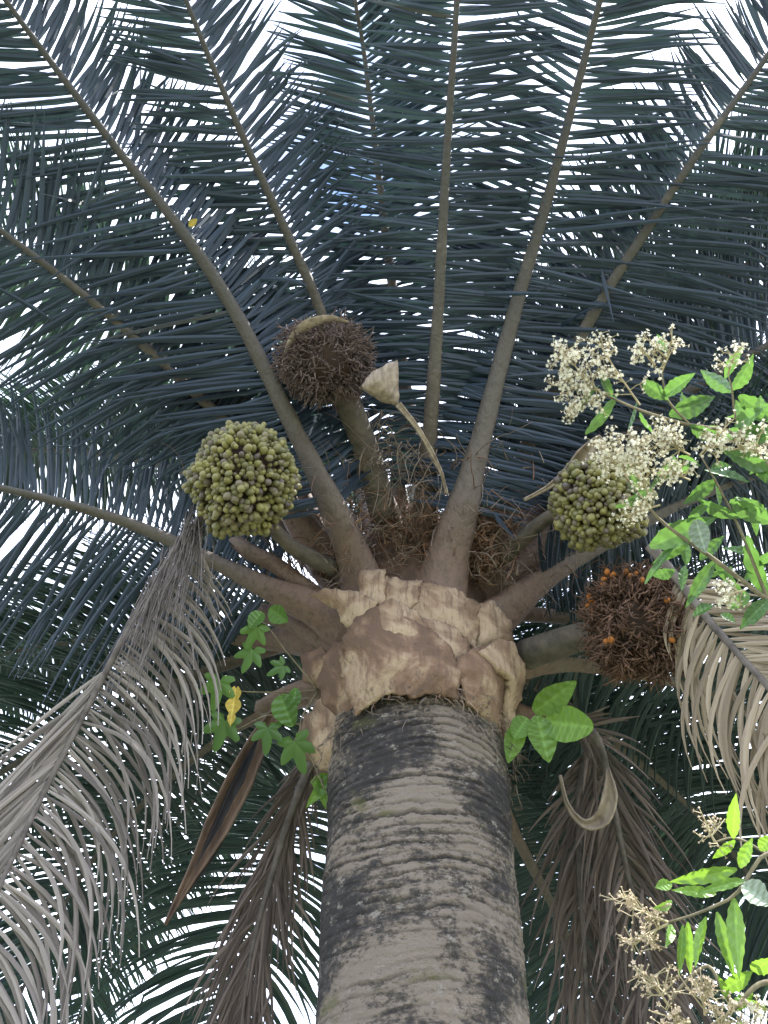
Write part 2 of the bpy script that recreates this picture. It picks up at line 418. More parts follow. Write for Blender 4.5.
# solid core behind the boots
mb = MB(); NZ = 60; NS2 = 72
for j in range(NZ + 1):
    z = 3.16 + (4.0 - 3.16) * j / NZ; cpt = axis(z)
    for k in range(NS2):
        an = 2 * math.pi * k / NS2; d = Vector((math.cos(an), math.sin(an), 0))
        r = interp([(3.16, 0.25), (3.22, 0.268), (3.35, 0.278), (3.5, 0.272), (3.7, 0.25), (3.9, 0.22), (4.0, 0.12)], z)
        q = cpt + d * r
        r += 0.02 * noise.noise(q * 6) + 0.01 * noise.noise(q * 20)
        mb.v.append(cpt + d * r)
for j in range(NZ):
    for k in range(NS2):
        a = j * NS2 + k; b = j * NS2 + (k + 1) % NS2
        mb.f.append((a, b, b + NS2, a + NS2)); mb.m.append(0)
mb.build('crown_base', M_HEART, palm)

boots = [   # outline (px, py, dist), material, bulge: each a cut leaf base, lower ones outermost
 ([(342,640,2.47),(356,616,2.50),(378,606,2.50),(402,616,2.45),(432,628,2.42),(452,648,2.40),(462,672,2.37),(458,700,2.33),(436,694,2.32),(415,698,2.30),(392,692,2.31),(370,704,2.33),(356,716,2.36),(344,690,2.42)], M_BOOT_BROWN, .06),
 ([(338,652,2.50),(352,628,2.49),(370,632,2.44),(364,656,2.40),(350,682,2.42),(340,676,2.46)], M_BOOT_PALE, .02),
 ([(360,640,2.46),(368,612,2.50),(392,598,2.50),(418,612,2.47),(436,636,2.43),(418,656,2.38),(398,646,2.39),(384,658,2.39)], M_BOOT_PALE, .035),
 ([(408,618,2.48),(440,620,2.49),(468,636,2.49),(474,662,2.46),(452,660,2.41),(430,648,2.40)], M_BOOT_PALE, .03),
 ([(450,664,2.38),(474,648,2.42),(504,640,2.54),(520,656,2.58),(524,680,2.57),(514,708,2.55),(503,738,2.50),(488,724,2.43),(468,704,2.35)], M_BOOT_BROWN, .06),
 ([(478,652,2.42),(498,638,2.50),(515,643,2.54),(526,668,2.55),(523,692,2.54),(511,728,2.50),(505,742,2.49),(507,706,2.47),(512,680,2.46),(500,668,2.42)], M_BOOT_PALE, .012),
 ([(334,640,2.60),(322,660,2.62),(316,685,2.60),(324,705,2.55),(338,735,2.50),(352,748,2.45),(368,706,2.38),(352,676,2.42),(352,640,2.50)], M_BOOT_BROWN, .04),
 ([(322,696,2.58),(304,718,2.62),(294,742,2.60),(302,757,2.57),(320,770,2.52),(338,776,2.49),(347,748,2.45),(336,716,2.50)], M_BOOT_PALE, .05),
 ([(308,595,2.66),(328,588,2.62),(360,592,2.56),(378,600,2.50),(366,630,2.48),(345,628,2.52),(336,610,2.57)], M_BOOT_PALE, .03),
 ([(358,570,2.66),(386,569,2.62),(386,600,2.53),(376,608,2.51),(358,594,2.56)], M_BOOT_PALE, .02),
 ([(383,576,2.62),(422,580,2.60),(418,602,2.53),(404,616,2.51),(382,606,2.52)], M_BOOT_PALE, .025),
 ([(416,580,2.61),(455,588,2.61),(480,604,2.60),(478,652,2.50),(462,636,2.50),(430,622,2.50),(402,612,2.52)], M_BOOT_PALE, .035),
 ([(472,604,2.61),(492,600,2.64),(511,620,2.66),(514,642,2.62),(496,650,2.56),(472,654,2.52)], M_BOOT_PALE, .045),
 ([(300,655,2.72),(320,646,2.66),(332,662,2.60),(322,692,2.62),(303,682,2.68)], M_BOOT_BROWN, .03),
]
R = random.Random(12)
for i, (ol, m_, bu) in enumerate(boots):
    ol = [(a, b, d - .02) for a, b, d in ol]
    patch('leaf_base', ol, m_, palm, bu, 0.022, 3.5, i, 0.004, False, 1.0)
# torn, shredded sheath along the lower rim
mb = MB(); RIM = [(338,735,2.47),(352,722,2.42),(368,704,2.36),(385,694,2.33),(400,692,2.32),(420,696,2.32),(440,694,2.33),(458,700,2.34),(472,708,2.37),(488,724,2.42),(502,738,2.47)]
for i in range(330):
    k = R.randrange(len(RIM) - 1); u = R.random(); a, b = RIM[k], RIM[k + 1]
    p0 = P(a[0] + (b[0] - a[0]) * u, a[1] + (b[1] - a[1]) * u - R.uniform(2, 12), a[2] + (b[2] - a[2]) * u + R.uniform(-.005, .03))
    side = Vector((1, 0, 0)) * R.uniform(-1.6, 1.6); d = (Vector((0, 0, -1)) * R.uniform(.3, 1) + side + Vector((0, -.25, 0))).normalized()
    n = 5; l = R.uniform(.015, .07); pp = [p0]; kx = rv(R, .5)
    for q in range(n): d = (d + kx * .3 + Vector((0, .02, -.12))).normalized(); pp.append(pp[-1] + d * l / n)
    wdt = R.choice((.0012, .0016, .002, .003, .005)); wv = [(t_.cross(Vector((0, -.8, .6)))).normalized() for t_ in [(pp[min(n, q + 1)] - pp[max(0, q - 1)]).normalized() for q in range(n + 1)]]
    mb.strip(pp, [wdt * (1 - .8 * q / n) for q in range(n + 1)], wv, [Vector((0, -.8, .6))] * (n + 1), .3)
mb.build('torn_sheath', M_BOOT_BROWN, palm)

# torn fibres between trunk and boots, and shaggy fibre round the petioles
def strand(mb, p, d, L, r, R, curl=0.5, grav=0.6, n=7):
    pts = [p.copy()]; dirv = d.normalized(); k = rv(R, curl)
    for i in range(n):
        dirv = (dirv + k * 0.35 + Vector((0, 0, -grav * 0.3)) + rv(R, curl * 0.25)).normalized()
        k = k * 0.8 + rv(R, curl * 0.35)
        pts.append(pts[-1] + dirv * (L / n))
    mb.tube(pts, [r * (1 - 0.75 * i / n) for i in range(n + 1)], 4)
R = random.Random(5)
mb = MB()
for i in range(300):
    an = R.uniform(0, 2 * math.pi); z = R.uniform(2.88, 3.02); d = Vector((math.cos(an), math.sin(an), 0))
    strand(mb, axis(z) + d * R.uniform(0.28, 0.315), d * 0.5 + Vector((d.y, -d.x, 0)) * R.uniform(-1.6, 1.6) + Z * R.uniform(-.8, .3), R.uniform(.02, .08), R.uniform(.0008, .0026), R, 0.8, 0.7)
mb.build('fibre_fringe', M_FIBRE, palm)
mb = MB(); mb2 = MB()
for i in range(1100):
    px = R.gauss(420, 70); py = R.uniform(455, 590)
    if py < 540 and abs(px - 410) < 30: py += 40
    p_ = P(px, py, R.uniform(2.72, 3.05))
    strand(mb if R.random() < .6 else mb2, p_, rv(R) + Z * 0.4, R.uniform(.08, .3), R.uniform(.0012, .0032), R, 0.8, R.uniform(.2, 1.0))
for i in range(620):
    px = R.gauss(440, 25); py = R.uniform(520, 575)
    if i % 2: px = R.gauss(480, 10)
    strand(mb2, P(px, py, R.uniform(2.68, 2.85)), rv(R) + Z, R.uniform(.05, .14), R.uniform(.001, .003), R, 0.6, 0.2)
for i in range(110):
    u = R.random(); strand(mb, P(365 + 75 * u + R.uniform(-8, 8), 425 + 60 * u + R.uniform(-30, 30), R.uniform(2.72, 2.85)), rv(R) + Vector((0, 0, -.5)), R.uniform(.08, .22), R.uniform(.0012, .003), R, 0.9, 0.8)
for i in range(480):                                     # matted fibre in the hollows between the petiole bases
    px_ = R.choice((R.gauss(405, 16), R.gauss(478, 12), R.gauss(345, 14), R.gauss(505, 14))); py_ = R.uniform(505, 585)
    strand(mb if R.random() < .5 else mb2, P(px_, py_, R.uniform(2.62, 2.8)), rv(R) + Z * .8, R.uniform(.03, .13), R.uniform(.0008, .003), R, 0.6, 0.3)
mb.build('fibre_tangle', M_FIBRE, palm); mb2.build('fibre_tangle', M_FIBRERED, palm)

# ---- fronds
def frond(ctrl, seed, r0=0.05, r1=0.006, L=0.52, spacing=0.0125, wid=0.0095, ang=(82, 46), droop=0.3, start=0.17, lm=None, rm=None, lift=0.15,
          full=True, nodes=6, sides=(1, -1), roll=0.0, name='frond', label=None, mess=0.045, shrink=1.0, flare=1.5, refaz=None, endtaper=True, drop_out=0.04, face=False, start2=None, pull=None):
    two = lambda v: v if isinstance(v, tuple) else (v, v)
    droops, lifts, Ls = two(droop), two(lift), two(L)
    R = random.Random(seed)
    n = 60; pts, LEN = spline(ctrl, n)
    mb = MB(); rs = []
    for i in range(n):
        u = i / (n - 1)
        r = r1 + (r0 - r1) * (1 - u) ** 1.6
        if flare: r *= 1 + flare * max(0, 1 - u / 0.26) ** 1.5
        rs.append(r)
    h = pts[-1] - pts[0]; h.z = 0
    az = refaz.normalized() if refaz else (h.normalized() if h.length > 0.05 else Vector((0, -1, 0)))
    S0 = az.cross(Z).normalized()
    S = S0 * math.cos(roll) + Z * math.sin(roll)
    NR = 18; mb.tube(pts, rs, NR, 0.75, up=None)
    for k in range(n * NR):
        v = mb.v[k]; cc = pts[k // NR]; dd = v - cc
        mb.v[k] = cc + dd * (1 + .10 * noise.noise(Vector(((k % NR) * 1.7, seed, (k // NR) * .05))) + .08 * noise.noise(v * 14) + .09 * noise.noise(v * 45))
    o = mb.build(name, rm or M_RACHIS, palm, pivot=pts[0].copy())
    vals = []
    for i in range(n): vals += [i / (n - 1) * LEN / 4.0] * NR
    a_ = o.data.attributes.new('along', 'FLOAT', 'POINT'); a_.data.foreach_set('value', vals)
    if label: o['label'] = label
    lb = MB()
    s = start * LEN
    cnt = 0
    while s < LEN - 0.02:
        u = s / LEN; x = u * (n - 1); i = min(n - 2, int(x)); p0 = pts[i].lerp(pts[i + 1], x - i)
        T = (pts[min(n - 1, i + 2)] - pts[max(0, i - 1)]).normalized()
        if face: S = (p0 - EYE).cross(T).normalized() * -1
        Sd = (S - T * S.dot(T)).normalized(); Nn = Sd.cross(T)
        if Nn.z < 0 and abs(Nn.z) > 0.2 and roll == 0 and not face: Nn = -Nn
        for sg in sides:
            if R.random() < drop_out: continue
            if start2 and sg < 0 and u < start2: continue
            w_ = 0 if sg > 0 else 1; lift, droop, L = lifts[w_], droops[w_], Ls[w_]; an_ = ang[w_] if isinstance(ang[0], tuple) else ang
            v = (u - start) / (1 - start)
            prof = min(1.0, 0.35 + v * 3.2) * ((1 - 0.75 * max(0, (v - 0.45) / 0.55) ** 1.5) if endtaper else 1)
            ln = L * prof * R.uniform(0.85, 1.1) * shrink * (R.uniform(.35, .8) if R.random() < .05 else 1); kink = R.randrange(2, 6) if R.random() < .05 else -1; kv = rv(R, .9) + Vector((0, 0, -.6))
            al = rad(an_[0] + (an_[1] - an_[0]) * v + R.gauss(0, 4 + 20 * mess))
            tl = R.choice((-0.07, 0.0, 0.09)) + R.gauss(0, mess) + lift
            D = (T * math.cos(al) + (Sd * sg * math.cos(tl) + Nn * math.sin(tl)) * math.sin(al)).normalized()
            q = p0 + Sd * sg * rs[i] * 0.8 + T * R.uniform(-.008, .008)
            m_ = nodes; pp = [q]; dirs = [D]; dr = droop * R.uniform(0.6, 1.4)
            side_k = rv(R, 0.05 + mess * 0.5)
            for k in range(m_):
                e = (k + 0.5) / m_
                if k == kink: D = (D + kv).normalized()
                D = (D + Vector((0, 0, -1)) * dr * e * 1.6 / m_ * (ln / 0.7) * 1.5 + side_k * (2 * e / m_) + (pull * (2 * e / m_) if pull else Vector())).normalized()
                pp.append(pp[-1] + D * (ln / m_)); dirs.append(D)
            ws = []; wv = []; nv = []
            tw = R.gauss(0, 0.25 + mess)
            for k in range(m_ + 1):
                e = k / m_
                ws.append(max(0.0012, wid * R.uniform(.97, 1.03) * min(1, 0.55 + e * 3) * (1 - max(0, (e - 0.4) / 0.6) ** 1.7)))
                dv = dirs[k]
                a = dv.cross(Nn * math.cos(tw) + Sd * math.sin(tw))
                if a.length < 1e-4: a = dv.cross(Sd)
                a.normalize(); wv.append(a); nv.append(a.cross(dv).normalized())
            lb.strip(pp, ws, wv, nv, 0.45)
            cnt += 1
        s += spacing * R.uniform(0.8, 1.2)
    l_ = lb.build('leaflets', lm or M_LEAF, o, smooth=False, pivot=pts[0].copy())
    return o
def px(*c): return [P(*q) for q in c]

def rachis_spec():
    F = []
    # rachis lines that the photograph shows; of a pair of leaflet values the first is the left row in the picture
    F.append(dict(ctrl=px((378,660,2.62),(362,580,2.72),(332,505,2.70),(290,420,2.78),(240,320,2.9),(185,235,3.02),(110,140,3.2),(20,20,3.4),(-80,-120,3.6),(-160,-240,3.7)), r0=.05, L=(.56,.46), lift=(.1,.6), droop=(.15,1.1), face=True, ang=(76,46)))
    F.append(dict(ctrl=px((400,600,2.9),(385,510,2.92),(345,400,2.95),(320,310,3.0),(290,240,3.05),(240,130,3.15),(190,10,3.3),(150,-100,3.45),(120,-200,3.6)), r0=.038, L=(.46,.42), lift=(.15,.6), droop=(.2,.9), face=True))
    F.append(dict(ctrl=px((410,480,3.05),(400,350,3.15),(385,230,3.25),(365,60,3.45),(355,0,3.5),(340,-120,3.7)), r0=.032, L=.44, lift=.15, ang=(80,55), face=True))
    F.append(dict(ctrl=px((420,620,2.8),(425,530,2.86),(430,430,2.85),(437,330,2.88),(445,180,2.98),(457,0,3.15),(465,-150,3.35),(470,-280,3.5)), r0=.040, L=(.38,.42), lift=.3, ang=(92,72), face=True, droop=.15))
    F.append(dict(ctrl=px((430,660,2.6),(442,580,2.68),(463,505,2.70),(483,430,2.80),(515,310,2.95),(550,190,3.08),(600,0,3.3),(640,-150,3.45),(670,-280,3.6)), r0=.055, L=(.40,.52), lift=(.45,.15), droop=(.5,.25), ang=(86,62), face=True))
    F.append(dict(ctrl=px((465,640,2.85),(490,570,2.87),(530,440,2.95),(590,320,3.02),(640,240,3.1),(700,150,3.2),(768,55,3.4),(850,-60,3.6),(930,-170,3.75)), r0=.042, L=(.42,.6), lift=(.45,.1), droop=(.6,.3), face=True))
    F.append(dict(ctrl=px((510,565,2.95),(570,490,3.05),(640,425,3.2),(700,385,3.3),(768,345,3.45),(880,290,3.7),(1000,250,3.9)), r0=.042, L=.55, droop=.5, face=True))
    F.append(dict(ctrl=px((505,530,3.05),(560,430,3.3),(620,340,3.55),(700,255,3.85),(790,185,4.1),(900,100,4.4)), r0=.036, L=.6))
    F.append(dict(ctrl=px((330,565,2.88),(240,440,2.92),(170,370,2.97),(90,300,3.07),(0,230,3.2),(-110,150,3.4),(-210,90,3.6)), r0=.034, L=.5, droop=.25, face=True))
    F.append(dict(ctrl=px((365,650,2.72),(325,615,2.74),(270,590,2.78),(210,560,2.87),(120,520,3.0),(0,488,3.2),(-120,470,3.45),(-240,480,3.7)), r0=.045, L=(.62,.5), droop=(.9,.8), face=True, lift=(.1,.4), spacing=.018))
    F.append(dict(ctrl=px((330,640,2.9),(250,640,3.2),(170,637,3.5),(90,640,3.8),(0,655,4.1),(-100,690,4.3)), r0=.036, L=.6, droop=1.1, lm=M_FAR))
    F.append(dict(ctrl=px((465,680,2.7),(500,668,2.74),(560,663,2.85),(620,670,2.95),(700,690,3.2),(790,730,3.4),(900,800,3.5)), r0=.045, L=.6, droop=1.1, lm=M_FAR))
    F.append(dict(ctrl=px((455,655,2.7),(492,622,2.74),(545,580,2.82),(600,545,2.95),(690,500,3.2),(780,470,3.5),(900,450,3.8)), r0=.05, L=.55, droop=.8, start=.2))
    F.append(dict(ctrl=px((480,730,2.9),(502,805,3.1),(529,861,3.3),(562,925,3.5),(590,1000,3.7),(610,1080,3.8),(620,1150,3.8)), r0=.035, L=.6, droop=.7, lm=M_FAR, flare=0.3))
    F.append(dict(ctrl=px((345,745,2.95),(305,800,3.2),(270,870,3.5),(230,960,3.7),(200,1060,3.8),(180,1150,3.8)), r0=.035, L=.6, droop=.7, lm=M_FAR, flare=0.3))
    F.append(dict(ctrl=px((330,690,2.9),(250,720,3.3),(180,770,3.6),(100,850,3.9),(40,950,4.0),(0,1050,4.0)), r0=.03, L=.6, droop=.8, lm=M_FAR, flare=0.3))
    F.append(dict(ctrl=px((510,710,2.95),(590,730,3.3),(660,780,3.6),(730,850,3.9),(790,940,4.0),(830,1040,4.0)), r0=.03, L=.65, droop=.8, lm=M_FAR, flare=0.3))
    return F
for i, kw in enumerate(rachis_spec()): frond(seed=100 + i, **kw)
# fronds on the far side of the crown
def arch(azd, el, L, bend, base=None):
    az = rad(azd); d = Vector((math.sin(az), math.cos(az), 0)); p_ = base or (axis(3.62) + d * 0.12); out = [p_.copy()]; n = 9
    for k in range(n):
        e = rad(el - bend * ((k + 0.5) / n) ** 1.3); p_ = p_ + (d * math.cos(e) + Z * math.sin(e)) * (L / n); out.append(p_.copy())
    return out
R = random.Random(77)
for i, (az, el, L_, b) in enumerate([(0, 80, 3.4, 60), (35, 74, 3.6, 70), (-38, 74, 3.6, 70), (75, 68, 3.8, 80), (-75, 68, 3.8, 80), (15, 52, 4, 80), (-18, 50, 4, 82),
                                     (55, 44, 4, 85), (-58, 42, 4, 85), (30, 24, 4, 75), (-32, 22, 4, 75), (70, 16, 4, 75), (25, 38, 4, 80), (88, 55, 4, 80), (-80, 56, 4, 80), (-62, 6, 3.8, 52), (98, 28, 4.2, 70), (-115, 52, 4.2, 75), (118, 52, 4.2, 75), (22, 0, 3.6, 55),
                                     (90, 84, 3.2, 45), (-90, 84, 3.2, 45), (8, 5, 3.6, 60), (48, 0, 3.4, 55)]):
    frond(arch(az, el, L_, b), 300 + i, r0=.035, L=.62, lm=M_FAR, droop=.6, start=.12 if el < 72 else .2, flare=0.3)

# ---- dead fronds that hang from the crown
def dead(ctrl, seed, label, **kw):
    a = dict(r0=.016, r1=.006, start=.04, rm=M_DRYRACH, flare=0.3, endtaper=False, nodes=9, face=True, label=label); a.update(kw)
    return frond(px(*ctrl), seed, **a)
dead(((205,515,2.60),(183,540,2.58),(160,575,2.56),(130,625,2.53),(93,697,2.5),(45,790,2.45),(0,885,2.4),(-50,990,2.35),(-90,1080,2.3)), 501, 'dead grey frond hanging at the left with curled leaflets',
     L=(.5,.42), spacing=.0100, wid=.0058, ang=((85,62),(20,16)), start=.06, start2=.36, droop=(3.0,.2), lift=0, mess=.17, lm=M_DEAD, drop_out=.12, r0=.013)
dead(((650,545,2.45),(676,578,2.42),(706,617,2.38),(742,658,2.33),(775,695,2.28),(830,770,2.2),(870,850,2.1)), 502, 'dead tan frond hanging at the right',
     L=(.4,.36), spacing=.0085, wid=.0068, ang=((50,45),(62,55)), droop=(.9,.9), lift=0, mess=.13, lm=M_DEADTAN, drop_out=.08, start=.14, pull=Vector((.8,0,-.3)), r0=.014)
dead(((560,720,2.8),(596,737,2.82),(612,800,2.85),(630,884,2.88),(650,960,2.9),(665,1040,2.9),(680,1120,2.9)), 503, 'dead brown frond drooping behind the right spathe',
     L=.32, spacing=.010, wid=.006, ang=((40,28),(40,28)), droop=1.7, lift=0, mess=.25, lm=M_DEADDK)
dead(((590,745,2.95),(580,800,2.96),(580,880,2.97),(585,960,2.98),(590,1060,3.0)), 504, 'collapsed dead brown frond',
     L=.34, spacing=.012, wid=.006, ang=((30,22),(30,22)), droop=1.2, lift=0, mess=.3, lm=M_DEADDK)
dead(((320,740,2.9),(292,810,2.85),(270,880,2.82),(252,950,2.8),(240,1040,2.8),(232,1120,2.8)), 505, 'dead brown frond hanging left of the trunk',
     L=.34, spacing=.010, wid=.006, ang=((22,16),(22,16)), droop=1.4, lift=0, mess=.25, lm=M_DEADDK)

mb = MB(); R = random.Random(66)
for i in range(150):                                     # shredded fibre hanging from the broken top of the left dead frond
    u = R.random() ** 1.4; a = 203 - 60 * u + R.gauss(0, 5); b = 512 + 90 * u + R.uniform(-14, 14)
    strand(mb, P(a, b, 2.58 + R.uniform(-.05, .03)), Vector((R.uniform(-.25, .35), 0, -1)), R.uniform(.15, .55), R.uniform(.001, .0028), R, .16, .7, 9)
mb.build('fibre_tangle', M_DRYRACH, palm)
# old petiole stubs between the living ones
def stub(ctrl, r0, r1, seed, m_=None):
    pts, _ = spline(px(*ctrl), 24); R = random.Random(seed); mb = MB(); n = 16
    mb.tube(pts, [r0 + (r1 - r0) * (i / 23) ** .7 for i in range(24)], n, .7)
    for k, v in enumerate(mb.v):
        q = k // n; mb.v[k] = v + rv(R, .002) + Vector((noise.noise(v * 9), noise.noise(v * 9 + Vector((5, 0, 0))), noise.noise(v * 12))) * .012 + (pts[-1] - pts[-3]) * (R.uniform(-.4, 1.2) if q == 23 else 0)
    o = mb.build('petiole_stub', m_ or M_RACHIS, palm, pivot=pts[0].copy())
    a_ = o.data.attributes.new('along', 'FLOAT', 'POINT'); a_.data.foreach_set('value', [.02 + .1 * (k // n) / 24 for k in range(len(mb.v))])
stub(((360,650,2.72),(312,596,2.78),(243,546,2.85)), .07, .032, 1); stub(((372,620,2.85),(330,550,2.95),(292,478,3.05)), .065, .035, 2)
stub(((470,620,2.8),(525,566,2.92),(562,520,3.0)), .07, .04, 3); stub(((350,700,2.8),(305,690,2.85),(262,706,2.95)), .05, .03, 4)
stub(((395,620,2.85),(400,545,2.95),(398,480,3.05)), .06, .03, 5); stub(((420,600,2.9),(428,530,3.0),(426,470,3.1)), .05, .025, 6); stub(((345,660,2.8),(300,628,2.9),(262,612,3.0)), .06, .035, 7)
stub(((460,640,2.85),(480,560,2.95),(498,500,3.05)), .05, .03, 8); stub(((355,610,2.9),(310,560,3.0),(270,520,3.1)), .06, .03, 9)
# ---- fruit bunches
fm = MB(); fm.ball(Vector(), 1.0, Z, 10, 8, (0.88, 0.88, 1.12), 0, 0)
fm.v[0] = fm.v[0] * 1.12
FRUIT = None
def bunch(cpx, cpy, d, rx, ry, stalk, seed, n_single, fr=0.0165, label=None):
    global FRUIT
    R = random.Random(seed); c = P(cpx, cpy, d); r = ray(cpx, cpy)
    a = r.cross(Z).normalized(); b = a.cross(r).normalized()
    Rx = rx * d / FPX; Ry = ry * d / FPX; Rz = (Rx + Ry) / 2
    core = MB(); core.ball(c, 1.0, b, 24, 16, (Rx * .82, Rz * .82, Ry * .82), 0, .0)
    pts, _ = spline(stalk, 12); st = MB(); st.tube(pts, [0.03 - 0.008 * i / 11 for i in range(12)], 8)
    o = core.build('fruit_bunch', M_CORE, palm, pivot=c.copy()); st.build('stalk', M_STALK, o, pivot=c.copy())
    if label: o['label'] = label
    spots = []
    N = 1250
    for i in range(N):
        y = 1 - 2 * (i + .5) / N; ph = i * 2.39996; q = math.sqrt(1 - y * y)
        u = Vector((q * math.cos(ph), q * math.sin(ph), y)) + rv(R, .06); u.normalize()
        lump = 0.95 + 0.18 * noise.noise(u * 2.2 + Vector((seed, 0, 0))) + R.uniform(-.07, .07)
        pos = c + (a * u.x * Rx + b * u.z * Ry + r * u.y * Rz) * lump
        nrm = (a * u.x / Rx + b * u.z / Ry + r * u.y / Rz).normalized()
        spots.append((nrm.dot(-r), pos, nrm))
    spots.sort(key=lambda s: -s[0])
    rest = MB()
    for i, (_, pos, nrm) in enumerate(spots):
        s = fr * R.choice((0.65, 0.85, 1.0, 1.1, 1.25))
        dirv = (nrm + rv(R, .35)).normalized()
        if i < n_single:
            if FRUIT is None:
                f_ = fm.build('fruit', M_FRUIT); FRUIT = f_
            else:
                f_ = FRUIT.copy(); f_.parent = None; C.objects.link(f_)
            f_.location = pos; f_.rotation_euler = dirv.to_track_quat('Z', 'Y').to_euler(); f_.scale = (s, s, s)
            f_.location = pos - c; f_.parent = o
        else:
            rest.ball(pos, s, dirv, 8, 6, (.88, .88, 1.15))
    x = rest.build('fruits', M_FRUIT, o, pivot=c.copy()); x['kind'] = 'stuff'
    return o
bunch(243, 480, 2.52, 50, 54, px((335,570,2.75),(290,545,2.72),(262,515,2.64)), 3, 60, 0.0118, 'round bunch of olive green fruits at the left')
bunch(600, 502, 2.55, 45, 44, px((500,560,2.8),(545,520,2.72),(580,505,2.64)), 4, 40, 0.0116, 'round bunch of green fruits behind the white blossom')

def spiky(cpx, cpy, d, rx, ry, n, seed, mat_, L, stalk, label, orange=None, rr=0.003):
    R = random.Random(seed); c = P(cpx, cpy, d); r = ray(cpx, cpy); a = r.cross(Z).normalized(); b = a.cross(r).normalized()
    Rx = rx * d / FPX; Ry = ry * d / FPX; Rz = (Rx + Ry) / 2
    core = MB(); core.ball(c, 1.0, b, 24, 16, (Rx * .74, Rz * .74, Ry * .74), 0, .0)
    pts, _ = spline(stalk, 14); st = MB(); st.tube(pts, [0.052 - 0.008 * i / 13 for i in range(14)], 12)
    o = core.build('fruit_bunch', M_CORE, palm, pivot=c.copy()); o['label'] = label; st.build('stalk', M_STALK, o, pivot=c.copy())
    mb = MB()
    for i in range(n):
        u = rv(R).normalized(); u *= 1 + .28 * noise.noise(u * 2.6 + Vector((seed, 0, 0))) + R.uniform(-.08, .12); q = a * u.x * Rx + b * u.z * Ry + r * u.y * Rz
        p_ = c + q * R.uniform(.76, .95); nd = q.normalized()
        k = 5; pp = [p_]; dv = (nd + rv(R, .85)).normalized(); cu = rv(R, .7 if orange else .4)
        l = L * R.uniform(.5, 1.1)
        for j in range(k): dv = (dv + cu * .5).normalized(); pp.append(pp[-1] + dv * l / k)
        mb.tube(pp, [rr * (1.1, 1.2, 1, .9, .7, .25)[j] * R.uniform(.8, 1.2) for j in range(k + 1)], 5)
        if R.random() < .35: mb.ball(pp[3], rr * 2.0, dv, 6, 5)
    mb.build('spikelets', mat_, o, pivot=c.copy())
    if orange:
        for (ax_, ay_) in orange:
            rr_ = min(1, math.hypot((ax_ - cpx) / rx, (ay_ - cpy) / ry)); p_ = P(ax_, ay_, d - Rz * (.3 + .9 * math.sqrt(max(0, 1 - rr_ * rr_)))); f_ = FRUIT.copy(); f_.data = OR; f_.parent = None; C.objects.link(f_)
            s = R.uniform(.008, .012); f_.scale = (s, s, s); f_.rotation_euler = (R.uniform(0, 6), R.uniform(0, 6), 0); f_.location = p_ - c; f_.parent = o
    return o
OR = FRUIT.data.copy(); OR.materials.clear(); OR.materials.append(M_ORANGE)
spiky(326, 362, 2.75, 46, 40, 2400, 8, M_SPIKE, .045, px((385,520,2.85),(372,470,2.84),(355,420,2.82),(338,385,2.78)), 'empty brown spiky bunch under the upper fronds', rr=.0021)
spiky(640, 624, 2.52, 48, 50, 3200, 9, M_SPIKERED, .06, px((525,655,2.75),(570,640,2.68),(610,630,2.6)), 'withered red brown bunch with a few orange fruits',
      [(591,600),(594,608),(588,606),(598,596),(604,579),(613,575),(603,586),(631,576),(642,580),(672,640),(681,634),(679,652),(606,642),(667,600),(611,640),(589,596),(593,613),(596,604),(607,572),(626,572),(636,574),(599,589),(686,632),(684,645)], rr=.0022)

# ---- spathes
def boat(ctrl, widths, depth, mats, name, label, nrm=None, seed=0, th=0.006):
    """a boat-shaped woody bract: U section swept along a curve"""
    pts, _ = spline(ctrl, 26); R = random.Random(seed); mb = MB(); K = 11
    for i, p_ in enumerate(pts):
        t_ = (pts[min(i + 1, 25)] - pts[max(0, i - 1)]).normalized()
        n_ = nrm or (EYE - p_).normalized(); s_ = t_.cross(n_).normalized(); n2 = s_.cross(t_).normalized()
        wv = interp([(k / (len(widths) - 1), v) for k, v in enumerate(widths)], i / 25)
        for k in range(K):
            x = -1 + 2 * k / (K - 1)
            q = p_ + s_ * (x * wv) + n2 * (depth * wv * (x * x - .6)) + rv(R, .0005)
            q += n2 * 0.004 * noise.noise(q * 25)
            mb.v.append(q)
    for i in range(25):
        for k in range(K - 1):
            a = i * K + k; mb.f.append((a, a + 1, a + K + 1, a + K)); mb.m.append(0)
    o = mb.build(name, mats, palm, pivot=pts[0].copy()); o['label'] = label
    so = o.modifiers.new('thickness', 'SOLIDIFY'); so.thickness = th; so.offset = 0
    return o
boat(px((447,495,2.62),(440,470,2.6),(420,432,2.58),(398,404,2.57)), [.004, .006, .008, .010], .3, M_SPATHE, 'spathe_stalk', 'pale curved stalk of the dry spathe')
patch('spathe', [(399,407,2.57),(380,402,2.56),(359,388,2.55),(372,372,2.56),(390,362,2.58),(398,360,2.59),(399,382,2.58)], M_SPATHE, palm, .03, .006, 4, 21)['label'] = 'pale dry spathe fan above the trunk'
boat(px((285,700,2.78),(262,735,2.74),(235,790,2.7),(205,850,2.68),(178,900,2.68),(165,925,2.68)), [.010, .030, .042, .038, .016, .003], 1.1, M_SPATHEBR, 'spathe', 'long open brown boat-shaped spathe hanging at lower left')
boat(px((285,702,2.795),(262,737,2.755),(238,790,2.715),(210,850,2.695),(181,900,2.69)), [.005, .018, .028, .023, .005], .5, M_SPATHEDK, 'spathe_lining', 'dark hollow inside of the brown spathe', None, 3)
boat(px((160,388,3.0),(190,398,2.98),(225,405,2.95),(262,412,2.95)), [.01, .06, .06, .02], .6, M_SPATHEDK, 'spathe', 'dark woody spathe above the green bunch')
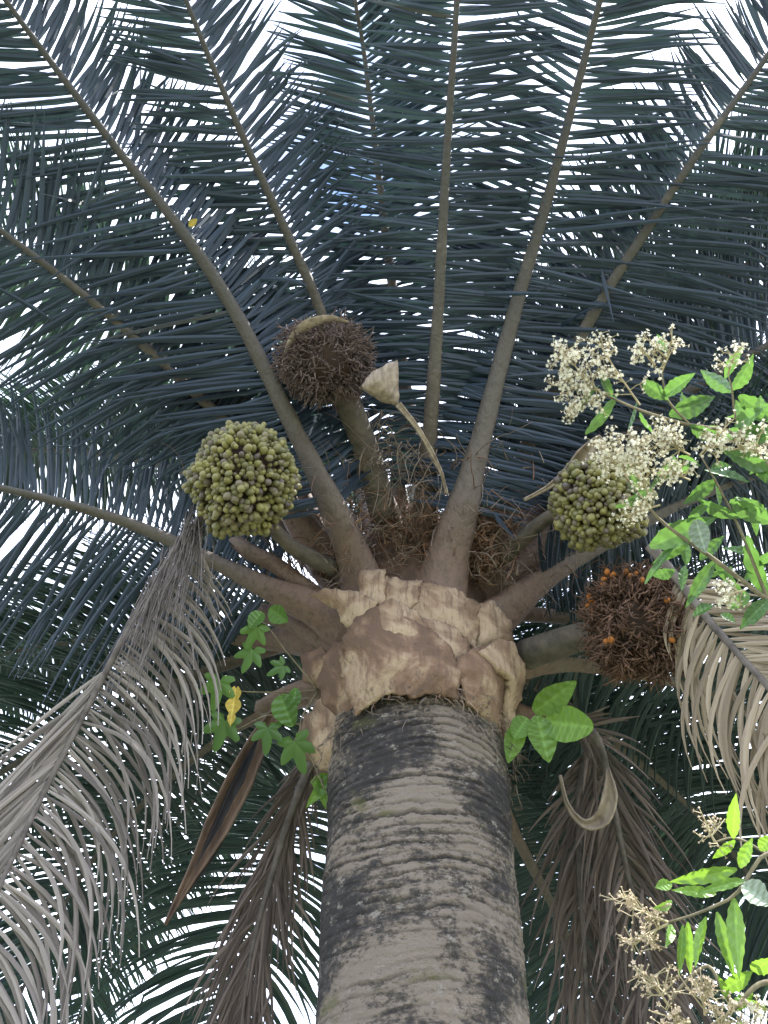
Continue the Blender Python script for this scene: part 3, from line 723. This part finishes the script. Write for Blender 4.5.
boat(px((560,775,2.62),(568,806,2.6),(585,824,2.58),(602,818,2.58),(610,795,2.58),(608,768,2.6)), [.003, .005, .009, .022, .020, .002], 1.0, M_SPATHE, 'spathe', 'pale hooked dry spathe at lower right')
boat(px((524,500,2.62),(550,486,2.58),(575,465,2.55),(592,446,2.53),(602,438,2.52)), [.004, .006, .012, .024, .012], .6, M_SPATHE, 'spathe', 'narrow curved dry bract beside the right bunch')
boat(px((284,356,2.70),(294,336,2.66),(310,324,2.64),(330,319,2.65),(348,322,2.68)), [.003, .010, .020, .016, .003], .5, M_SPATHE, 'spathe', 'pale dry bract capping the brown bunch', Vector((0, -.3, 1)))

# ------------------------------------------------------------------ small plants
M_SHRUB = leafmat('shrub_leaf', (0.035, 0.085, 0.035), (0.085, 0.16, 0.055), 0.35, (0.18, 0.36, 0.05), 0.35)
M_BRIGHT = leafmat('bright_shrub_leaf', (0.075, 0.16, 0.028), (0.13, 0.24, 0.045), 0.48, (0.28, 0.48, 0.035), 0.36)
M_VINE = leafmat('vine_leaf', (0.04, 0.10, 0.025), (0.08, 0.17, 0.035), 0.4, (0.20, 0.38, 0.035), 0.4)
M_YELLOW = leafmat('yellowed_leaf', (0.42, 0.32, 0.05), (0.55, 0.42, 0.09), 0.4, None, 0.55)
M_GREYLEAF = leafmat('pale_leaf_back', (0.15, 0.20, 0.14), (0.22, 0.27, 0.20), 0.3, None, 0.5)
M_TWIG = solid('twig', [(0.3, (0.10, 0.085, 0.055)), (0.7, (0.24, 0.21, 0.14))], 40, 0.8)
M_FLOWERSTALK = solid('flower_stalk', [(0.3, (0.28, 0.25, 0.14)), (0.7, (0.45, 0.38, 0.25))], 40, 0.8)
M_PETAL = leafmat('petal', (0.66, 0.63, 0.50), (0.80, 0.78, 0.68), 0.3, None, 0.6, spec=0.2)
M_BUD = solid('bud', [(0.3, (0.32, 0.24, 0.16)), (0.7, (0.55, 0.46, 0.33))], 40, 0.8)
def leaf(parent, b, tip, halfw, m_, seed, shape='oval', fold=.35, sag=.15, name='leaf', label=None, tilt=.5):
    R = random.Random(seed); ax_ = tip - b; L = ax_.length; ax_.normalize()
    n_ = ((EYE - b).normalized() + rv(R, tilt)); n_ = (n_ - ax_ * n_.dot(ax_)).normalized(); s_ = ax_.cross(n_)
    mb = MB(); NU, NV = 44, 10; vv = []; cur = R.uniform(-.1, .25) * sag * 4
    for i in range(NU + 1):
        u = i / NU
        if shape == 'oval': prof = math.sin(math.pi * min(1, u * .94 + .04)) ** .8 * (1.15 - .45 * u)
        elif shape == 'lance': prof = math.sin(math.pi * min(1, u * .96 + .03)) ** .9 * (1.2 - .5 * u)
        elif shape == 'round': prof = max(.02, math.sin(math.pi * (u ** .8) * .97 + .03)) ** .6
        elif shape == 'lobed': prof = max(.05, (math.sin(math.pi * min(1, u * .95 + .05)) ** .7) * (.62 + .5 * abs(math.sin(u * 8.2 + .5)) - .25 * u))
        elif shape == 'arrow': prof = max(.02, (1 - u) ** .8 * min(1, u * 6 + .3))
        for j in range(NV + 1):
            v = j / NV * 2 - 1
            jag = (1 + .06 * math.sin(u * 40 + v)) if shape == 'lance' else 1
            q = b + ax_ * (u * L - (abs(v) ** 1.5 * .12 * L * (.4 if shape == 'lobed' else .0))) + s_ * (v * halfw * prof * jag) + n_ * (fold * halfw * prof * abs(v) - cur * L * u * u + .05 * halfw * math.sin(u * 30 + 3 * abs(v)))
            mb.v.append(q); vv.append(max(.55 if j == NV // 2 else 0, .32 * max(0, math.sin((u * 8 - abs(v) * 1.1) * 6.283)) ** 4))
    for i in range(NU):
        for j in range(NV):
            a = i * (NV + 1) + j; mb.f.append((a, a + 1, a + NV + 2, a + NV + 1)); mb.m.append(0)
    o = mb.build(name, m_, parent, pivot=b.copy())
    at_ = o.data.attributes.new('vein', 'FLOAT', 'POINT'); at_.data.foreach_set('value', vv)
    if label: o['label'] = label
    return o
def lobed(parent, b, tip, m_, seed, name='leaf', label=None):
    R = random.Random(seed); ax_ = tip - b; L = ax_.length; ax_.normalize()
    n_ = ((EYE - b).normalized() + rv(R, .45)); n_ = (n_ - ax_ * n_.dot(ax_)).normalized(); s_ = ax_.cross(n_)
    lob = [(-150, .22), (-105, .5), (-80, .34), (-50, .72), (-26, .42), (0, .92), (26, .42), (50, .72), (80, .34), (105, .5), (150, .22)]
    mb = MB(); c = b + ax_ * L * .1; K = 5; N_ = 0
    ring = []
    for (a0, r0), (a1, r1) in zip(lob, lob[1:]):
        for j in range(4):
            u = j / 4; e = u * u * (3 - 2 * u)
            ring.append((a0 + (a1 - a0) * u, (r0 + (r1 - r0) * e) * R.uniform(.95, 1.05)))
    ring.append(lob[-1]); n = len(ring)
    for k in range(K + 1):
        f_ = k / K
        for a, r in ring:
            q = c + (ax_ * math.cos(rad(a)) + s_ * math.sin(rad(a))) * (r * L * f_)
            q += n_ * (L * (.10 * abs(math.sin(rad(a))) * f_ - .16 * f_ * f_ * r + .03 * math.cos(rad(a * 7.2)) * f_)); mb.v.append(q)
    for k in range(K):
        for j in range(n - 1):
            a = k * n + j; mb.f.append((a, a + 1, a + n + 1, a + n)); mb.m.append(0)
    o = mb.build(name, m_, parent, pivot=b.copy())
    if label: o['label'] = label
    return o
def twig(parent, ctrl, r0, r1, name='branch', m_=None):
    pts, _ = spline(ctrl, 22); mb = MB(); mb.tube(pts, [r0 + (r1 - r0) * i / 21 for i in range(22)], 7)
    return mb.build(name, m_ or M_TWIG, parent, pivot=pts[0].copy())
def flower(mb, c, r, nrm, R):
    q = nrm.to_track_quat('Z', 'Y'); a0 = R.uniform(0, 6)
    for k in range(5):
        a = a0 + k * 1.2566; d = q @ Vector((math.cos(a), math.sin(a), .25)); s_ = q @ Vector((-math.sin(a), math.cos(a), 0)); b = len(mb.v)
        mb.v += [c, c + d * r * .55 + s_ * r * .32, c + d * r + nrm * r * .1, c + d * r * .55 - s_ * r * .32]
        mb.f.append((b, b + 1, b + 2, b + 3)); mb.m.append(1)
    mb.ball(c + nrm * r * .1, r * .22, nrm, 5, 4, mat=1)
def panicle(parent, root, tipp, spread, nb, nf, seed, fr=.005, buds=False, label=None):
    R = random.Random(seed); mb = MB(); main = tipp - root; L = main.length; ax_ = main.normalized()
    cu = rv(R, .15)
    stem = [root + ax_ * (L * k / 8) + cu * (L * .3 * math.sin(k / 8 * 3.1)) for k in range(9)]
    mb.tube(stem, [.0022 - .0012 * k / 8 for k in range(9)], 5)
    for i in range(nb):
        u = R.uniform(.15, 1); k = min(7, int(u * 8)); p_ = stem[k].lerp(stem[k + 1], u * 8 - k)
        d = (ax_ * R.uniform(.3, 1) + rv(R, 1.0)).normalized(); l = spread * R.uniform(.45, 1) * (1.25 - .6 * u)
        pp = [p_, p_ + d * l * .5 + rv(R, l * .06), p_ + d * l + rv(R, l * .1)]
        mb.tube(pp, [.0014, .001, .0007], 4)
        for j in range(nf):
            q = pp[1].lerp(pp[2], R.uniform(-.3, 1)); e = (d * .6 + rv(R, 1)).normalized(); q2 = q + e * R.uniform(.006, .02)
            mb.tube([q, q2], [.0007, .0006], 3, caps=False)
            if buds and R.random() < .8: mb.ball(q2, fr * R.uniform(.35, .6), e, 6, 5, mat=1)
            else: flower(mb, q2, fr * R.uniform(.8, 1.2), (e + (EYE - q2).normalized() * .5).normalized(), R)
    o = mb.build('flower_panicle', [M_FLOWERSTALK, M_BUD if buds else M_PETAL], parent, pivot=root.copy(), smooth=False)
    if label: o['label'] = label
    return o

# upper flowering shrub, reaching in from the right
sh = empty('flowering_shrub', (1.45, 1.35, 0)); tag(sh, 'leafy shrub with white blossom sprays in front of the right green fruit bunch', 'shrub')
D = 1.75
trunk_top = P(830, 640, 1.85)
twig(sh, [Vector((1.45, 1.35, 0)), Vector((1.42, 1.36, .8)), Vector((1.25, 1.3, 1.7)), trunk_top], .022, .012, 'stem')
twig(sh, [trunk_top, P(768,600,1.8), P(715,560,1.77), P(660,520,D), P(628,480,D), P(605,455,D)], .007, .002)
twig(sh, [trunk_top, P(800,520,1.82), P(745,440,1.8), P(690,425,1.77), P(645,412,D), P(612,398,D), P(585,385,D)], .007, .002)
twig(sh, [P(745,440,1.8), P(735,415,1.8), P(732,390,1.8), P(728,375,1.8)], .003, .0015)
twig(sh, [P(690,425,1.77), P(668,400,1.77), P(662,370,1.76), P(668,350,1.76)], .003, .0012)
twig(sh, [P(768,600,1.8), P(740,530,1.8), P(715,480,1.8), P(700,455,1.8)], .004, .0015)
LV = [(585,434,613,399,8),(579,412,596,390,7),(628,429,634,404,5),(643,380,664,398,8),(663,396,691,377,8),(669,415,710,400,11),(739,395,772,418,10),(735,426,761,412,9),
      (615,507,653,491,7),(657,476,678,464,6),(650,547,706,522,13),(645,584,676,540,5),(735,440,768,428,8),(748,535,763,600,10),(700,500,735,520,8),(705,470,742,482,9),
      (715,560,690,600,7),(715,560,742,590,8),(730,500,768,520,10),(740,455,775,470,10),(760,560,730,545,8),(690,425,720,440,8),(732,390,752,365,8),(732,392,705,372,8),
      (668,352,655,336,5),(640,412,655,432,6),(715,480,690,500,7),(640,500,628,470,6),(725,378,742,350,6),(612,398,600,372,5),(690,540,660,560,6),(768,470,730,452,9),(768,600,745,622,8),(700,560,720,540,7),(768,520,740,500,9),(755,430,735,405,8)]
for i, (a, b, c_, d, hw) in enumerate(LV):
    R = random.Random(i); dd = D + (a - 600) * .0004 + R.uniform(-.03, .03)
    leaf(sh, P(a, b, dd), P(a + (c_ - a) * 1.2, b + (d - b) * 1.2, dd + R.uniform(-.05, .05)), hw * .92 * dd / FPX, M_SHRUB, i, 'lance', .45, .25, tilt=.8)
R = random.Random(31)
for i in range(44):                                    # smaller leaves that fill the spray towards the frame's right edge
    a = R.uniform(672, 790); b = R.uniform(385, 615)
    if b < 400 + (768 - a) * .2: b += 60
    an = R.uniform(0, 6.28); l = R.uniform(18, 36); d = R.uniform(1.74, 1.95)
    leaf(sh, P(a, b, d), P(a + l * math.cos(an), b + l * .8 * math.sin(an), d + R.uniform(-.05, .05)), R.uniform(4, 7) * d / FPX, M_SHRUB, 400 + i, 'lance', .45, .25, tilt=.8)
leaf(sh, P(696,520,1.74), P(706,553,1.72), .022, M_GREYLEAF, 91, 'oval', label='pale grey backed leaf')

for i, (a, b, c_, d, sp, nb, nf) in enumerate([(605,398,560,350,.07,26,9),(600,390,552,385,.05,14,8),(598,395,568,408,.05,14,8),(640,405,600,345,.06,18,7),(662,372,672,340,.06,12,6),(655,365,640,348,.05,10,6),
        (628,480,610,440,.06,22,9),(650,500,640,440,.07,26,9),(690,455,660,435,.07,22,8),(660,505,625,515,.05,12,8),(700,455,720,435,.07,18,7),(730,450,758,445,.06,16,6),(690,480,670,470,.06,16,7),(728,375,735,352,.04,8,6),(745,590,725,595,.05,14,7),(620,470,598,448,.05,14,8)]):
    panicle(sh, P(a, b, D), P(c_, d, D - .03), sp, nb, nf, 700 + i, .0042)

# lower shrub in bud at the right bottom
s2 = empty('flowering_shrub', (1.0, 0.95, 0)); tag(s2, 'shrub with bright narrow backlit leaves and beige buds at the lower right corner', 'shrub')
D = 1.4; root = P(830, 1010, 1.45)
twig(s2, [Vector((1.0, .95, 0)), Vector((.98, .98, .8)), Vector((.85, 1.05, 1.5)), root], .018, .009, 'stem')
twig(s2, [root, P(800,880,1.45), P(768,852,1.43), P(738,892,1.41), P(719,904,D), P(690,916,D), P(664,923,D)], .005, .0016)
twig(s2, [P(800,880,1.45), P(760,850,1.43), P(735,838,1.42), P(715,842,1.41)], .003, .0014)
twig(s2, [root, P(768,982,1.43), P(733,1010,1.41), P(705,1030,D)], .005, .002)
twig(s2, [P(733,1010,1.41), P(720,985,D), P(707,966,D), P(681,987,D), P(669,1006,D)], .003, .002)
LV2 = [(737,869,671,884,7),(716,894,672,890,5.5),(672,884,655,888,6),(733,838,735,795,6.5),(717,912,733,976,6),(734,898,739,978,8),(688,922,690,976,5),(706,917,694,967,6),(683,925,680,976,4),(672,925,668,945,5),
       (724,990,753,970,7),(752,970,772,962,7),(736,1012,753,992,7),(740,868,752,838,6),(735,840,712,858,5),(672,902,658,910,5),(745,1000,768,1010,6),(728,1000,722,980,4),(760,850,772,835,6),(737,1024,745,1045,7),(745,880,700,890,5)]
for i, (a, b, c_, d, hw) in enumerate(LV2):
    R = random.Random(40 + i); leaf(s2, P(a, b, D + .01), P(c_, d, D + R.uniform(-.05, .03)), hw * .9 * D / FPX, M_BRIGHT, 60 + i, 'lance', .4, .2)
leaf(s2, P(742,885,D), P(770,905,D), .022, M_GREYLEAF, 95, 'oval', label='pale grey backed leaf')
for i, (a, b, c_, d, sp, nb, nf, bu) in enumerate([(668,922,628,900,.045,18,5,True),(668,924,635,945,.045,14,5,True),(715,842,706,826,.04,8,5,True),(669,1006,650,975,.05,12,5,True),(690,1022,665,1026,.04,12,6,True),(715,1026,735,1020,.04,10,5,True),(705,1015,700,990,.05,14,6,True),(745,1000,760,1015,.03,8,5,False)]):
    panicle(s2, P(a, b, D), P(c_, d, D - .02), sp, nb, nf, 800 + i, .0036, bu)

# lobed climbing vine on the left of the crown
vn = empty('climbing_vine', P(318, 690, 2.62)); tag(vn, 'climbing vine with lobed green leaves and one yellow leaf left of the palm crown', 'vine')
twig(vn, [P(318,690,2.62), P(290,692,2.58), P(255,692,2.55), P(225,690,2.55)], .003, .0015, 'stem'); twig(vn, [P(318,690,2.62), P(285,650,2.6), P(262,622,2.58), P(250,640,2.56)], .003, .0015, 'stem')
twig(vn, [P(318,690,2.62), P(300,725,2.55), P(312,760,2.5), P(325,790,2.48)], .003, .0015, 'stem'); twig(vn, [P(300,725,2.55), P(270,715,2.55), P(240,728,2.55), P(222,735,2.54)], .0025, .0012, 'stem')
for i, (a, b, c_, d, hw, sh_) in enumerate([(262,612,250,628,7,'round'),(270,608,288,622,9,'oval'),(258,625,246,652,9,'lobed'),(254,648,240,675,10,'lobed'),(220,678,212,714,11,'lobed'),(226,718,214,755,12,'lobed'),
                                            (280,695,292,726,11,'round'),(268,725,266,757,10,'lobed'),(294,738,304,778,15,'lobed'),(332,776,306,808,9,'arrow'),(285,665,266,676,9,'lobed'),(296,688,292,712,6,'oval'),(318,775,328,812,8,'arrow')]):
    if sh_ == 'lobed': lobed(vn, P(a, b, 2.52), P(a + (c_ - a) * .9, b + (d - b) * .9, 2.5), M_VINE, 200 + i)
    else: leaf(vn, P(a, b, 2.52), P(c_, d, 2.50), hw * 1.15 * 2.5 / FPX, M_BRIGHT if sh_ == 'arrow' else M_VINE, 200 + i, sh_, tilt=.35)
leaf(vn, P(236,688,2.52), P(230,728,2.5), .024, M_YELLOW, 250, 'lobed', .7, .3, label='withered yellow leaf')
# seedling on the right of the crown
sv = empty('epiphyte_seedling', P(505, 735, 2.5)); tag(sv, 'small plant with broad bright green leaves sprouting right of the palm crown', 'plant')
twig(sv, [P(505,740,2.52), P(520,728,2.45), P(536,715,2.42)], .004, .002, 'stem')
for i, (a, b, c_, d, hw, sh_) in enumerate([(534,712,576,682,12,'oval'),(545,722,593,727,15,'round'),(537,716,549,762,13,'oval'),(520,722,508,762,9,'oval'),(527,718,514,738,9,'round')]):
    leaf(sv, P(a, b, 2.42), P(c_, d, 2.38), hw * 1.15 * 2.4 / FPX, M_BRIGHT, 270 + i, sh_, .2, .1, tilt=.3)
# a yellow leaf caught on the upper left frond
yl = leaf(None, P(189,226,2.93), P(197,219,2.92), .012, M_YELLOW, 280, 'oval', name='fallen_leaf'); tag(yl, 'tiny yellow leaf caught on the upper left frond', 'leaf')
